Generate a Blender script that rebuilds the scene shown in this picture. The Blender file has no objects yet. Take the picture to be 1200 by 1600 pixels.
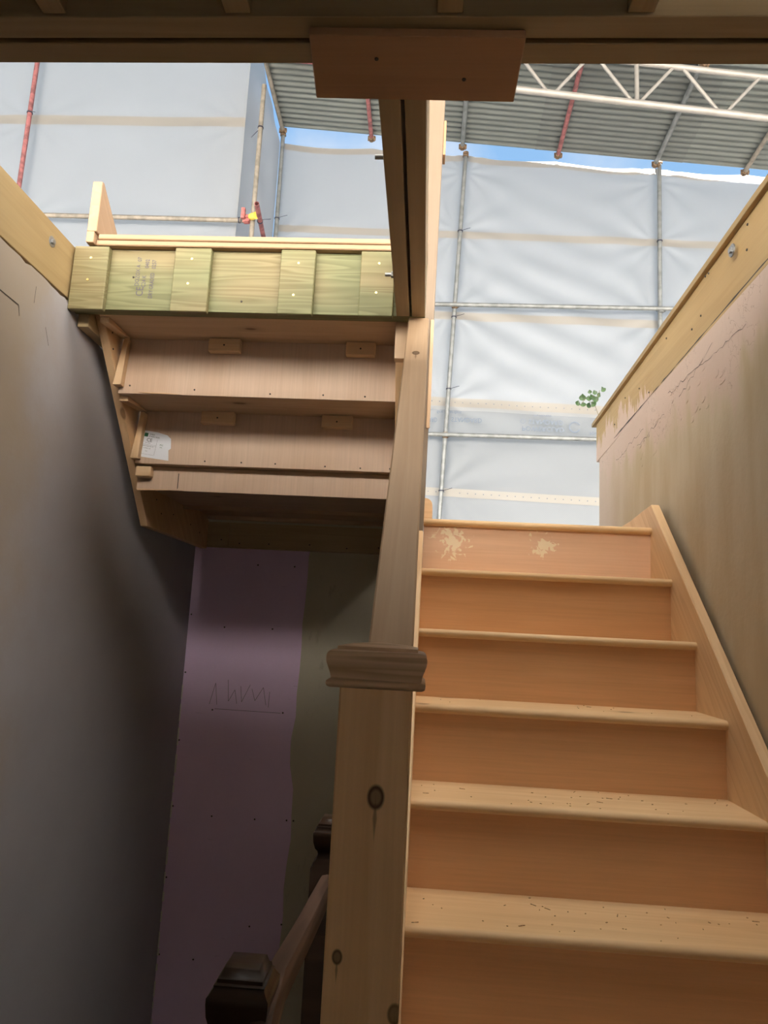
import bpy, bmesh, math, random
from mathutils import Matrix, Vector
random.seed(7)
S = bpy.context.scene
COL = S.collection
V = Vector

# ------------------------------------------------------------------ camera
# metres; the origin is the photographer's eye, the landing floor is at z = -1.503
FLOOR = -1.503
YAW, PITCH, ROLL, FPX = -0.0617, 0.1615, 0.0509, 1110.0
cam = bpy.data.cameras.new('camera')
cam.sensor_fit = 'VERTICAL'; cam.sensor_height = 36.0
cam.lens = FPX * 36.0 / 1600.0
cam.clip_start = 0.02; cam.clip_end = 200
camo = bpy.data.objects.new('camera', cam); COL.objects.link(camo)
cy, sy, cp, sp = math.cos(YAW), math.sin(YAW), math.cos(PITCH), math.sin(PITCH)
fwd = V((sy*cp, cy*cp, sp)); rgt = V((cy, -sy, 0)); up = rgt.cross(fwd)
r2 = rgt*math.cos(ROLL) + up*math.sin(ROLL); u2 = up*math.cos(ROLL) - rgt*math.sin(ROLL)
camo.matrix_world = Matrix((( r2.x, u2.x, -fwd.x, 0), (r2.y, u2.y, -fwd.y, 0), (r2.z, u2.z, -fwd.z, 0), (0, 0, 0, 1)))
S.camera = camo

# ------------------------------------------------------------------ sky, sun, exposure
w = bpy.data.worlds.new('sky'); S.world = w; w.use_nodes = True
nt = w.node_tree; nt.nodes.clear()
out = nt.nodes.new('ShaderNodeOutputWorld'); bg = nt.nodes.new('ShaderNodeBackground')
tc = nt.nodes.new('ShaderNodeTexCoord'); sep = nt.nodes.new('ShaderNodeSeparateXYZ')
ramp = nt.nodes.new('ShaderNodeValToRGB')
ramp.color_ramp.elements[0].position = 0.0; ramp.color_ramp.elements[0].color = (.50, .78, .96, 1)
ramp.color_ramp.elements[1].position = 0.75; ramp.color_ramp.elements[1].color = (.26, .50, .90, 1)
cl = nt.nodes.new('ShaderNodeTexNoise'); cl.inputs['Scale'].default_value = 2.6; cl.inputs['Detail'].default_value = 6
cr = nt.nodes.new('ShaderNodeValToRGB'); cr.color_ramp.elements[0].position = .52; cr.color_ramp.elements[1].position = .72
mx = nt.nodes.new('ShaderNodeMixRGB'); mx.inputs[2].default_value = (1.0, 1.0, 1.0, 1)
nt.links.new(tc.outputs['Generated'], sep.inputs[0]); nt.links.new(sep.outputs['Z'], ramp.inputs[0])
nt.links.new(tc.outputs['Generated'], cl.inputs['Vector']); nt.links.new(cl.outputs['Fac'], cr.inputs[0])
nt.links.new(cr.outputs[0], mx.inputs[0]); nt.links.new(ramp.outputs[0], mx.inputs[1])
nt.links.new(mx.outputs[0], bg.inputs['Color']); bg.inputs['Strength'].default_value = 1.0
nt.links.new(bg.outputs[0], out.inputs['Surface'])

sun = bpy.data.lights.new('sun', 'SUN'); sun.energy = 82.0; sun.angle = math.radians(1.5); sun.color = (1.0, .93, .84)
suno = bpy.data.objects.new('sun', sun); COL.objects.link(suno)
SUN_TO = V((.08, .83, -.55)).normalized()
suno.rotation_euler = SUN_TO.to_track_quat('-Z', 'Y').to_euler(); suno.location = (-1, -12, 12)

S.view_settings.view_transform = 'Standard'; S.view_settings.look = 'None'
S.view_settings.gamma = 1; S.view_settings.use_curve_mapping = False
S.view_settings.exposure = 0.0

# ------------------------------------------------------------------ materials
def newmat(name):
    m = bpy.data.materials.new(name); m.use_nodes = True
    t = m.node_tree; b = t.nodes['Principled BSDF']
    return m, t, b
def N(t, kind, **kw):
    n = t.nodes.new(kind)
    for k, v in kw.items():
        if k in n.inputs: n.inputs[k].default_value = v
        else: setattr(n, k, v)
    return n
def math_n(t, op, a, b=None, c=None, clamp=False):
    n = t.nodes.new('ShaderNodeMath'); n.operation = op; n.use_clamp = clamp
    for i, x in enumerate((a, b, c)):
        if x is None: continue
        if isinstance(x, (int, float)): n.inputs[i].default_value = x
        else: t.links.new(x, n.inputs[i])
    return n.outputs[0]
def mixc(t, fac, a, b, mode='MIX'):
    n = t.nodes.new('ShaderNodeMixRGB'); n.blend_type = mode
    for i, x in enumerate((fac, a, b)):
        if isinstance(x, (int, float)): n.inputs[i].default_value = x
        elif isinstance(x, tuple): n.inputs[i].default_value = (*x[:3], 1)
        else: t.links.new(x, n.inputs[i])
    return n.outputs[0]
def smooth(t, x, lo, hi):
    n = t.nodes.new('ShaderNodeMapRange'); n.interpolation_type = 'SMOOTHSTEP'
    t.links.new(x, n.inputs[0]); n.inputs[1].default_value = lo; n.inputs[2].default_value = hi
    return n.outputs[0]
def objcoord(t):
    tcn = t.nodes.new('ShaderNodeTexCoord'); return tcn.outputs['Object']
def geopos(t):
    g = t.nodes.new('ShaderNodeNewGeometry'); return g.outputs['Position']

def wood(name, light, dark, ring=16.0, contrast=.75, knots=(), auto_knots=True, rough=.55, fibre=.25, tint=None, stain=None, bump=.12):
    """grain runs along the object's own X"""
    m, t, b = newmat(name)
    oc = objcoord(t)
    oi = t.nodes.new('ShaderNodeObjectInfo')
    off = t.nodes.new('ShaderNodeCombineXYZ')
    t.links.new(math_n(t, 'MULTIPLY', oi.outputs['Random'], 37.0), off.inputs[0])
    t.links.new(math_n(t, 'MULTIPLY', oi.outputs['Random'], 11.3), off.inputs[1])
    t.links.new(math_n(t, 'MULTIPLY', oi.outputs['Random'], 5.7), off.inputs[2])
    add = N(t, 'ShaderNodeVectorMath', operation='ADD'); t.links.new(oc, add.inputs[0]); t.links.new(off.outputs[0], add.inputs[1])
    mp = N(t, 'ShaderNodeMapping'); mp.inputs['Scale'].default_value = (.30, 5.0, 5.0); t.links.new(add.outputs[0], mp.inputs[0])
    n1 = N(t, 'ShaderNodeTexNoise', Scale=1.6, Detail=3.0, Roughness=.5); t.links.new(mp.outputs[0], n1.inputs['Vector'])
    rings = math_n(t, 'FRACT', math_n(t, 'MULTIPLY', n1.outputs['Fac'], ring))
    rr = N(t, 'ShaderNodeValToRGB')
    e = rr.color_ramp.elements; e[0].position = 0; e[0].color = (0, 0, 0, 1); e[1].position = .78; e[1].color = (1, 1, 1, 1)
    x = e.new(.93); x.color = (.2, .2, .2, 1); x = e.new(1.0); x.color = (0, 0, 0, 1)
    t.links.new(rings, rr.inputs[0])
    mp2 = N(t, 'ShaderNodeMapping'); mp2.inputs['Scale'].default_value = (4.0, 150.0, 150.0); t.links.new(add.outputs[0], mp2.inputs[0])
    n2 = N(t, 'ShaderNodeTexNoise', Scale=1.0, Detail=4.0, Roughness=.6); t.links.new(mp2.outputs[0], n2.inputs['Vector'])
    mp3 = N(t, 'ShaderNodeMapping'); mp3.inputs['Scale'].default_value = (1.2, 3, 3); t.links.new(add.outputs[0], mp3.inputs[0])
    n3 = N(t, 'ShaderNodeTexNoise', Scale=1.3, Detail=2.0); t.links.new(mp3.outputs[0], n3.inputs['Vector'])
    fac = math_n(t, 'MULTIPLY', rr.outputs[0], contrast)
    col = mixc(t, fac, light, dark)
    col = mixc(t, fibre, col, mixc(t, n2.outputs['Fac'], tuple(c*.45 for c in light), tuple(min(1, c*1.3) for c in light)))
    col = mixc(t, math_n(t, 'MULTIPLY', smooth(t, n3.outputs['Fac'], .42, .72), .35), col, tuple(c*f for c, f in zip(dark, (1.0, .92, .82))))
    if tint:
        col = mixc(t, math_n(t, 'MULTIPLY', smooth(t, n3.outputs['Fac'], .35, .6), .75), col, mixc(t, fac, tint, tuple(c*.62 for c in tint)))
    kn = (.12, .055, .022)
    if auto_knots:
        mk_ = N(t, 'ShaderNodeMapping'); mk_.inputs['Scale'].default_value = (2.3, 5.2, 5.2); t.links.new(add.outputs[0], mk_.inputs[0])
        vo = N(t, 'ShaderNodeTexVoronoi', Scale=1.0); t.links.new(mk_.outputs[0], vo.inputs['Vector'])
        dd = math_n(t, 'ADD', vo.outputs['Distance'], math_n(t, 'MULTIPLY', n2.outputs['Fac'], .02))
        col = mixc(t, math_n(t, 'SUBTRACT', 1.0, smooth(t, dd, .05, .085)), col, kn)
        col = mixc(t, math_n(t, 'MULTIPLY', math_n(t, 'SUBTRACT', 1.0, smooth(t, dd, .07, .2)), .4), col, tuple(c*.7 for c in dark))
    if knots:
        sx = N(t, 'ShaderNodeSeparateXYZ'); t.links.new(oc, sx.inputs[0])
        for (kx, ky, kr, kd) in knots:
            dx = math_n(t, 'MULTIPLY', math_n(t, 'SUBTRACT', sx.outputs[0], kx), .72)
            dy = math_n(t, 'SUBTRACT', sx.outputs[1], ky)
            d = math_n(t, 'SQRT', math_n(t, 'ADD', math_n(t, 'MULTIPLY', dx, dx), math_n(t, 'MULTIPLY', dy, dy)))
            col = mixc(t, math_n(t, 'MULTIPLY', math_n(t, 'SUBTRACT', 1.0, smooth(t, d, kr*.75, kr*1.1)), kd), col, (.10, .045, .018))
            col = mixc(t, math_n(t, 'MULTIPLY', math_n(t, 'SUBTRACT', 1.0, smooth(t, d, kr*.4, kr*.75)), kd*.7), col, tuple(c*.45 for c in light))
            # split running away from the knot
            d2 = math_n(t, 'ADD', math_n(t, 'MULTIPLY', math_n(t, 'ABSOLUTE', math_n(t, 'ADD', math_n(t, 'SUBTRACT', sx.outputs[0], kx), kr*2.2)), .11), math_n(t, 'ABSOLUTE', dy))
            col = mixc(t, math_n(t, 'MULTIPLY', math_n(t, 'SUBTRACT', 1.0, smooth(t, d2, kr*.10, kr*.34)), kd*.6), col, (.13, .06, .025))
    if stain: col = stain(t, col)
    t.links.new(col, b.inputs['Base Color'])
    b.inputs['Roughness'].default_value = rough; b.inputs['Specular IOR Level'].default_value = .3
    bp = N(t, 'ShaderNodeBump', Strength=bump, Distance=.002); t.links.new(n2.outputs['Fac'], bp.inputs['Height']); t.links.new(bp.outputs[0], b.inputs['Normal'])
    return m

def plain(name, col, rough=.6, metal=0.0, var=.0, scale=20, bump=0.0):
    m, t, b = newmat(name)
    if var or bump:
        n = N(t, 'ShaderNodeTexNoise', Scale=scale, Detail=5.0); t.links.new(objcoord(t), n.inputs['Vector'])
        t.links.new(mixc(t, smooth(t, n.outputs['Fac'], .35, .65), tuple(c*(1-var) for c in col), tuple(min(1, c*(1+var)) for c in col)), b.inputs['Base Color'])
        if bump:
            bp = N(t, 'ShaderNodeBump', Strength=bump, Distance=.003); t.links.new(n.outputs['Fac'], bp.inputs['Height']); t.links.new(bp.outputs[0], b.inputs['Normal'])
    else: b.inputs['Base Color'].default_value = (*col, 1)
    b.inputs['Roughness'].default_value = rough; b.inputs['Metallic'].default_value = metal
    return m

M = {}
M['pine'] = wood('fresh pine', (.44, .292, .182), (.35, .215, .12), ring=9, contrast=.5)
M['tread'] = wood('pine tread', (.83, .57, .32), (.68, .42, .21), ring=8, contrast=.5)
M['string'] = wood('pine string', (.84, .58, .345), (.64, .385, .20), ring=8, contrast=.55)
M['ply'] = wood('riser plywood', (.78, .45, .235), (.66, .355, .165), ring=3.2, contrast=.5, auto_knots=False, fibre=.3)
def filler(t, col):
    p = geopos(t); sx = N(t, 'ShaderNodeSeparateXYZ'); t.links.new(p, sx.inputs[0])
    n = N(t, 'ShaderNodeTexNoise', Scale=38.0, Detail=5.0, Distortion=1.0); t.links.new(p, n.inputs['Vector'])
    for (cx, cz, r) in ((.455, .352, .062), (.10, .352, .085)):
        dx = math_n(t, 'SUBTRACT', sx.outputs[0], cx); dz = math_n(t, 'MULTIPLY', math_n(t, 'SUBTRACT', sx.outputs[2], cz), .95)
        d = math_n(t, 'SQRT', math_n(t, 'ADD', math_n(t, 'MULTIPLY', dx, dx), math_n(t, 'MULTIPLY', dz, dz)))
        d = math_n(t, 'ADD', d, math_n(t, 'MULTIPLY', math_n(t, 'SUBTRACT', n.outputs['Fac'], .5), r*3.2))
        col = mixc(t, math_n(t, 'MULTIPLY', math_n(t, 'SUBTRACT', 1.0, smooth(t, d, r*.35, r*.6)), .85), col, (.95, .82, .60))
    return col
M['ply_top'] = wood('riser plywood with filler', (.88, .57, .39), (.78, .48, .31), ring=3, contrast=.5, auto_knots=False, stain=filler)
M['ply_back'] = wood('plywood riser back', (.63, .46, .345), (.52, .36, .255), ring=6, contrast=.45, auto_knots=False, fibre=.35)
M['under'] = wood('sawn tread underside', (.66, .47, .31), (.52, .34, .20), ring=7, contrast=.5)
M['block'] = wood('glue block', (.74, .52, .32), (.60, .38, .2), ring=6, contrast=.6, auto_knots=False)
M['treated'] = wood('pressure treated pine', (.275, .225, .118), (.165, .115, .045), ring=19, contrast=.85, auto_knots=False, tint=(.195, .22, .105))
M['joist'] = wood('floor joist timber', (.44, .335, .20), (.33, .235, .125), ring=9, contrast=.5, auto_knots=False)
M['plate'] = wood('yellow wall plate timber', (.40, .285, .14), (.31, .205, .09), ring=6, contrast=.5)
def smear(t, col):
    p = geopos(t); sx = N(t, 'ShaderNodeSeparateXYZ'); t.links.new(p, sx.inputs[0])
    mp = N(t, 'ShaderNodeMapping'); mp.inputs['Scale'].default_value = (1, 9, 2); t.links.new(p, mp.inputs[0])
    n = N(t, 'ShaderNodeTexNoise', Scale=1.6, Detail=5.0, Roughness=.7); t.links.new(mp.outputs[0], n.inputs['Vector'])
    # trowelled plaster smeared up over the lower edge at the far end
    h = math_n(t, 'ADD', math_n(t, 'MULTIPLY', smooth(t, sx.outputs[1], 2.75, 3.5), .10), math_n(t, 'MULTIPLY', math_n(t, 'SUBTRACT', n.outputs['Fac'], .52), .62))
    k = math_n(t, 'SUBTRACT', math_n(t, 'ADD', h, 1.03), sx.outputs[2])
    k = math_n(t, 'MULTIPLY', smooth(t, k, -.004, .006), smooth(t, sx.outputs[1], 2.85, 3.05))
    return mixc(t, math_n(t, 'MULTIPLY', k, .9), col, (.66, .50, .42))
M['plate_r'] = wood('yellow wall plate with plaster smears', (.52, .365, .175), (.40, .265, .115), ring=6, contrast=.5, stain=smear)
M['post'] = wood('pale post timber', (.235, .175, .125), (.20, .14, .095), ring=7, contrast=.45)
M['newel'] = wood('pine newel', (.95, .58, .29), (.80, .43, .18), ring=7, contrast=.55, auto_knots=False,
                  knots=((-.202, -.048, .011, 1), (-.382, -.084, .0065, .9), (-.438, -.014, .009, .8)))
M['cap'] = wood('newel cap', (.78, .52, .32), (.42, .24, .12), ring=22, contrast=.8, auto_knots=False)
M['rail'] = wood('pine handrail', (.54, .375, .24), (.43, .28, .165), ring=7, contrast=.5, auto_knots=False,
                 knots=((.52, -.0, .012, .9), (1.12, .004, .010, .8)))
M['ledger'] = wood('dull ledger timber', (.52, .39, .22), (.40, .28, .15), ring=7, contrast=.5)
M['pad'] = wood('reddish softwood board', (.46, .27, .15), (.38, .20, .105), ring=5, contrast=.5, auto_knots=False)
M['old'] = wood('worn dark varnish', (.055, .03, .018), (.018, .010, .007), ring=6, contrast=.8, auto_knots=False, rough=.35)
M['worn'] = wood('worn stripped handrail', (.15, .09, .065), (.05, .028, .018), ring=6, contrast=.9, auto_knots=False)
M['deck'] = plain('deck board underside', (.20, .15, .09), .8, var=.2, scale=9)
M['screw'] = plain('dark screw head', (.03, .022, .018), .6)
M['brass'] = plain('brass screw', (.75, .55, .22), .35, .9)
M['steel'] = plain('zinc plated steel', (.35, .36, .37), .4, .8)
M['galv'] = plain('galvanised tube', (.20, .207, .207), .5, .3, var=.18, scale=14)
M['rust'] = plain('grey brown tube', (.23, .20, .165), .6, .2, var=.2, scale=16)
M['redtube'] = plain('faded red tube', (.24, .085, .085), .6, .0, var=.35, scale=18)
M['alu'] = plain('aluminium ladder beam', (.35, .325, .30), .5, .3, var=.06, scale=8)
M['clamp'] = plain('rusty coupler', (.20, .13, .08), .6, .3, var=.4, scale=40)
M['clampred'] = plain('red coupler', (.40, .13, .12), .6, .1, var=.3, scale=40)
M['yellow'] = plain('yellow cap', (.85, .60, .10), .5)
M['tie'] = plain('black plastic tie', (.02, .02, .04), .5)
M['dark'] = plain('dark void', (.02, .018, .015), .9)
M['ink'] = plain('stamp ink', (.10, .085, .115), .8)
M['print'] = plain('blue grey print', (.15, .18, .235), .8)
M['paper'] = plain('white paper label', (.80, .82, .88), .6)
M['green'] = plain('green print', (.02, .12, .05), .6)
M['black'] = plain('black print', (.05, .05, .06), .6)
M['pencil'] = plain('pencil line', (.20, .14, .19), .8)
M['leaf'] = plain('ivy leaf', (.03, .07, .018), .5, var=.35, scale=30)
M['stem'] = plain('ivy stem', (.16, .13, .06), .7)
M['chips'] = plain('wood chips', (.36, .21, .10), .8, var=.5, scale=200)
M['ground'] = plain('bare earth', (.25, .22, .18), .9, var=.2, scale=2)
M['floorw'] = wood('old floorboard', (.30, .20, .12), (.20, .12, .07), ring=7)
M['brick'] = plain('rendered masonry', (.45, .40, .35), .9, var=.15, scale=8)

def wall_mat(name, fn, rough=.85, bump=.25):
    m, t, b = newmat(name); p = geopos(t)
    sx = N(t, 'ShaderNodeSeparateXYZ'); t.links.new(p, sx.inputs[0])
    n = N(t, 'ShaderNodeTexNoise', Scale=3.2, Detail=6.0, Roughness=.6); t.links.new(p, n.inputs['Vector'])
    f = N(t, 'ShaderNodeTexNoise', Scale=60.0, Detail=4.0); t.links.new(p, f.inputs['Vector'])
    t.links.new(fn(t, p, sx, n.outputs['Fac'], f.outputs['Fac']), b.inputs['Base Color'])
    b.inputs['Roughness'].default_value = rough; b.inputs['Specular IOR Level'].default_value = .25
    bp = N(t, 'ShaderNodeBump', Strength=bump, Distance=.004); t.links.new(math_n(t, 'ADD', math_n(t, 'MULTIPLY', f.outputs['Fac'], .4), n.outputs['Fac']), bp.inputs['Height'])
    t.links.new(bp.outputs[0], b.inputs['Normal'])
    return m
def f_left(t, p, sx, n, f):
    col = mixc(t, n, (.335, .318, .335), (.405, .388, .405))
    k = math_n(t, 'ADD', sx.outputs[1], math_n(t, 'MULTIPLY', math_n(t, 'SUBTRACT', n, .5), .6))
    k2 = math_n(t, 'SUBTRACT', 1.0, smooth(t, k, 1.9, 2.3))
    col = mixc(t, math_n(t, 'MULTIPLY', k2, .8), col, (.37, .295, .215))
    mp = N(t, 'ShaderNodeMapping'); mp.inputs['Scale'].default_value = (1, 3, 9); mp.inputs['Rotation'].default_value = (.6, 0, 0); t.links.new(p, mp.inputs[0])
    s = N(t, 'ShaderNodeTexNoise', Scale=4.0, Detail=8.0, Roughness=.75); t.links.new(mp.outputs[0], s.inputs['Vector'])
    return mixc(t, math_n(t, 'MULTIPLY', smooth(t, s.outputs['Fac'], .66, .72), .35), col, (.25, .21, .2))
def f_right(t, p, sx, n, f):
    mp = N(t, 'ShaderNodeMapping'); mp.inputs['Scale'].default_value = (1, 5, 1.6); t.links.new(p, mp.inputs[0])
    s = N(t, 'ShaderNodeTexNoise', Scale=1.4, Detail=5.0); t.links.new(mp.outputs[0], s.inputs['Vector'])
    tan = mixc(t, smooth(t, s.outputs['Fac'], .3, .7), (.52, .42, .28), (.60, .52, .39))
    pink = mixc(t, n, (.59, .45, .37), (.66, .53, .46))
    h = math_n(t, 'ADD', sx.outputs[2], math_n(t, 'MULTIPLY', math_n(t, 'SUBTRACT', s.outputs['Fac'], .5), .55))
    k = smooth(t, h, .76, .90)
    e = math_n(t, 'ADD', sx.outputs[1], math_n(t, 'MULTIPLY', math_n(t, 'SUBTRACT', n, .5), .5))
    k = math_n(t, 'MAXIMUM', k, math_n(t, 'MULTIPLY', smooth(t, e, 3.2, 3.9), .75))
    col = mixc(t, k, tan, pink)
    # ragged trowel edge and hairline cracks in the fresh plaster
    v = N(t, 'ShaderNodeTexVoronoi', Scale=5.0); v.feature = 'DISTANCE_TO_EDGE'
    d = N(t, 'ShaderNodeTexNoise', Scale=7.0, Detail=5.0); t.links.new(p, d.inputs['Vector'])
    av = N(t, 'ShaderNodeVectorMath', operation='ADD'); t.links.new(p, av.inputs[0]); t.links.new(d.outputs['Color'], av.inputs[1]); t.links.new(av.outputs[0], v.inputs['Vector'])
    ck = math_n(t, 'MULTIPLY', math_n(t, 'SUBTRACT', 1.0, smooth(t, v.outputs['Distance'], .004, .018)), math_n(t, 'MULTIPLY', smooth(t, h, .8, .86), smooth(t, n, .46, .56)))
    return mixc(t, math_n(t, 'MULTIPLY', ck, .55), col, (.30, .21, .15))
def f_back(t, p, sx, n, f):
    mp = N(t, 'ShaderNodeMapping'); mp.inputs['Scale'].default_value = (6, 1, 2); t.links.new(p, mp.inputs[0])
    s = N(t, 'ShaderNodeTexNoise', Scale=2.0, Detail=6.0, Roughness=.7); t.links.new(mp.outputs[0], s.inputs['Vector'])
    col = mixc(t, n, (.50, .45, .33), (.60, .55, .43))
    return mixc(t, math_n(t, 'MULTIPLY', smooth(t, s.outputs['Fac'], .6, .7), .4), col, (.33, .29, .2))
def f_purple(t, p, sx, n, f):
    col = mixc(t, n, (.76, .56, .77), (.84, .63, .85))
    mp = N(t, 'ShaderNodeMapping'); mp.inputs['Scale'].default_value = (2, 1, 14); t.links.new(p, mp.inputs[0])
    s = N(t, 'ShaderNodeTexNoise', Scale=5.0, Detail=6.0); t.links.new(mp.outputs[0], s.inputs['Vector'])
    return mixc(t, math_n(t, 'MULTIPLY', smooth(t, s.outputs['Fac'], .68, .74), .3), col, (.3, .2, .27))
M['wl'] = wall_mat('grey lilac plaster', f_left); M['wr'] = wall_mat('tan and pink plaster', f_right, bump=.5)
M['wb'] = wall_mat('greenish bare plaster', f_back); M['purple'] = wall_mat('purple plasterboard', f_purple, bump=.1)

def sheet_mat(name, col, tr=.55):
    m, t, b = newmat(name); t.nodes.remove(b); o = t.nodes['Material Output']
    p = geopos(t)
    n = N(t, 'ShaderNodeTexNoise', Scale=1.1, Detail=5.0); t.links.new(p, n.inputs['Vector'])
    mp = N(t, 'ShaderNodeMapping'); mp.inputs['Scale'].default_value = (90, 90, 90); t.links.new(p, mp.inputs[0])
    ch = N(t, 'ShaderNodeTexChecker', Scale=1.0); t.links.new(mp.outputs[0], ch.inputs['Vector'])
    c = mixc(t, n.outputs['Fac'], tuple(x*.93 for x in col), tuple(min(1, x*1.05) for x in col))
    c = mixc(t, .04, c, ch.outputs['Color'], 'MULTIPLY')
    d = N(t, 'ShaderNodeBsdfDiffuse'); tl = N(t, 'ShaderNodeBsdfTranslucent'); g = N(t, 'ShaderNodeBsdfGlossy', Roughness=.45)
    t.links.new(c, d.inputs['Color']); t.links.new(c, tl.inputs['Color'])
    mx1 = N(t, 'ShaderNodeMixShader'); mx1.inputs[0].default_value = tr
    t.links.new(d.outputs[0], mx1.inputs[1]); t.links.new(tl.outputs[0], mx1.inputs[2])
    mx2 = N(t, 'ShaderNodeMixShader'); mx2.inputs[0].default_value = .04
    t.links.new(mx1.outputs[0], mx2.inputs[1]); t.links.new(g.outputs[0], mx2.inputs[2]); t.links.new(mx2.outputs[0], o.inputs['Surface'])
    return m
M['sheet'] = sheet_mat('white scaffold sheeting', (.415, .425, .447)); M['band'] = sheet_mat('cream reinforced band', (.435, .40, .36), .52)
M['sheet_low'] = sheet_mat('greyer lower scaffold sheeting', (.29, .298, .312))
M['roof_diffuser'] = sheet_mat('sun diffusing roof sheet', (.62, .62, .61), .6)  # for the added overhead sheet that spreads sunlight, out of view
M['sheet_diffuser'] = sheet_mat('sun diffusing front sheet', (.92, .92, .90), .75)  # extra translucent, for the added sheet that glows behind the camera
def roofmat():
    m, t, b = newmat('galvanised corrugated sheet'); p = objcoord(t)
    oi = t.nodes.new('ShaderNodeObjectInfo')
    mp = N(t, 'ShaderNodeMapping'); mp.inputs['Scale'].default_value = (.8, 5, 5); t.links.new(p, mp.inputs[0])
    n = N(t, 'ShaderNodeTexNoise', Scale=3.0, Detail=7.0, Roughness=.7); t.links.new(mp.outputs[0], n.inputs['Vector'])
    c = mixc(t, n.outputs['Fac'], (.08, .087, .085), (.175, .186, .18))
    c = mixc(t, math_n(t, 'MULTIPLY', oi.outputs['Random'], .3), c, (.30, .33, .30))
    c = mixc(t, math_n(t, 'MULTIPLY', smooth(t, n.outputs['Fac'], .62, .72), .5), c, (.22, .20, .17))
    t.links.new(c, b.inputs['Base Color']); b.inputs['Roughness'].default_value = .55; b.inputs['Metallic'].default_value = .35
    return m
M['roof'] = roofmat()

# ------------------------------------------------------------------ builders
WM = {}
def link(o, parent=None, world=None):
    COL.objects.link(o); world = world if world is not None else Matrix.Identity(4)
    WM[o] = world
    if parent is not None:
        o.parent = parent; o.matrix_basis = WM[parent].inverted() @ world
    else: o.matrix_basis = world
    return o
def frame(grain, side):
    X = V(grain).normalized(); Y = V(side); Y = (Y - X*Y.dot(X)).normalized(); Z = X.cross(Y)
    return Matrix(((X.x, Y.x, Z.x), (X.y, Y.y, Z.y), (X.z, Y.z, Z.z)))
def mk(name, verts, faces, mat, parent=None, grain=(1, 0, 0), side=None, origin=None, bevel=0.0, smooth=False):
    """one mesh object; verts in world metres, grain = direction of its own X axis"""
    verts = [V(v) for v in verts]
    if side is None: side = (0, 1, 0) if abs(V(grain).normalized().y) < .8 else (1, 0, 0)
    if origin is None:
        origin = sum(verts, V((0, 0, 0))) / len(verts)
    R = frame(grain, side); W = Matrix.Translation(V(origin)) @ R.to_4x4(); Wi = W.inverted()
    me = bpy.data.meshes.new(name); bm = bmesh.new()
    bv = [bm.verts.new(Wi @ v) for v in verts]
    for f in faces:
        try: bm.faces.new([bv[i] for i in f])
        except ValueError: pass
    bmesh.ops.recalc_face_normals(bm, faces=bm.faces[:])
    if bevel: bmesh.ops.bevel(bm, geom=bm.edges[:], offset=bevel, segments=1, affect='EDGES', clamp_overlap=True)
    if smooth:
        for f in bm.faces: f.smooth = True
    bm.to_mesh(me); bm.free(); me.materials.append(mat if not isinstance(mat, str) else M[mat])
    return link(bpy.data.objects.new(name, me), parent, W)
BOXF = [(0, 1, 3, 2), (4, 6, 7, 5), (0, 4, 5, 1), (2, 3, 7, 6), (0, 2, 6, 4), (1, 5, 7, 3)]
def box(name, x0, x1, y0, y1, z0, z1, mat, parent=None, grain=(1, 0, 0), side=None, bevel=.0015, origin=None):
    vs = [(x, y, z) for x in (x0, x1) for y in (y0, y1) for z in (z0, z1)]
    return mk(name, vs, BOXF, mat, parent, grain, side, origin, bevel)
def prism(name, poly, x0, x1, mat, parent=None, grain=(0, 1, 0), side=None, bevel=.0015, axis='x', origin=None):
    """poly in (y,z) swept along x (axis x), or (x,z) swept along y, or (x,y) swept along z"""
    n = len(poly)
    if axis == 'x': P = lambda a, b, s: (s, a, b)
    elif axis == 'y': P = lambda a, b, s: (a, s, b)
    else: P = lambda a, b, s: (a, b, s)
    vs = [P(a, b, x0) for a, b in poly] + [P(a, b, x1) for a, b in poly]
    fs = [tuple(range(n)), tuple(range(2*n-1, n-1, -1))] + [(i, (i+1) % n, n+(i+1) % n, n+i) for i in range(n)]
    return mk(name, vs, fs, mat, parent, grain, side, origin, bevel)
def hexa(name, a, b, mat, parent=None, grain=None, bevel=.0015, side=None):
    """box between two 4-point ends a, b (same winding)"""
    vs = list(a) + list(b); fs = [(0, 1, 2, 3), (7, 6, 5, 4)] + [(i, (i+1) % 4, 4+(i+1) % 4, 4+i) for i in range(4)]
    if grain is None: grain = sum((V(p) for p in b), V()) - sum((V(p) for p in a), V())
    return mk(name, vs, fs, mat, parent, grain, side, None, bevel)
def ringverts(c, ax, r, n):
    ax = V(ax).normalized(); s = ax.orthogonal().normalized(); q = ax.cross(s)
    return [V(c) + (s*math.cos(2*math.pi*i/n) + q*math.sin(2*math.pi*i/n))*r for i in range(n)]
def tube_geo(p, q, r, n=14, wall=.005):
    ax = V(q) - V(p)
    rings = [ringverts(p, ax, r, n), ringverts(q, ax, r, n), ringverts(q, ax, r-wall, n), ringverts(p, ax, r-wall, n)]
    vs = sum(rings, []); fs = []
    for k in range(4):
        a, b = k*n, ((k+1) % 4)*n
        fs += [(a+i, a+(i+1) % n, b+(i+1) % n, b+i) for i in range(n)]
    return vs, fs
def shade(o, ang=40):
    for p in o.data.polygons: p.use_smooth = True
    try: o.data.set_sharp_from_angle(angle=math.radians(ang))
    except Exception: pass
    return o
def tube(name, p, q, r, mat, parent=None, n=14, wall=.005):
    vs, fs = tube_geo(p, q, r, n, wall)
    return shade(mk(name, vs, fs, mat, parent, V(q)-V(p), V(V(q)-V(p)).orthogonal()))
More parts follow.
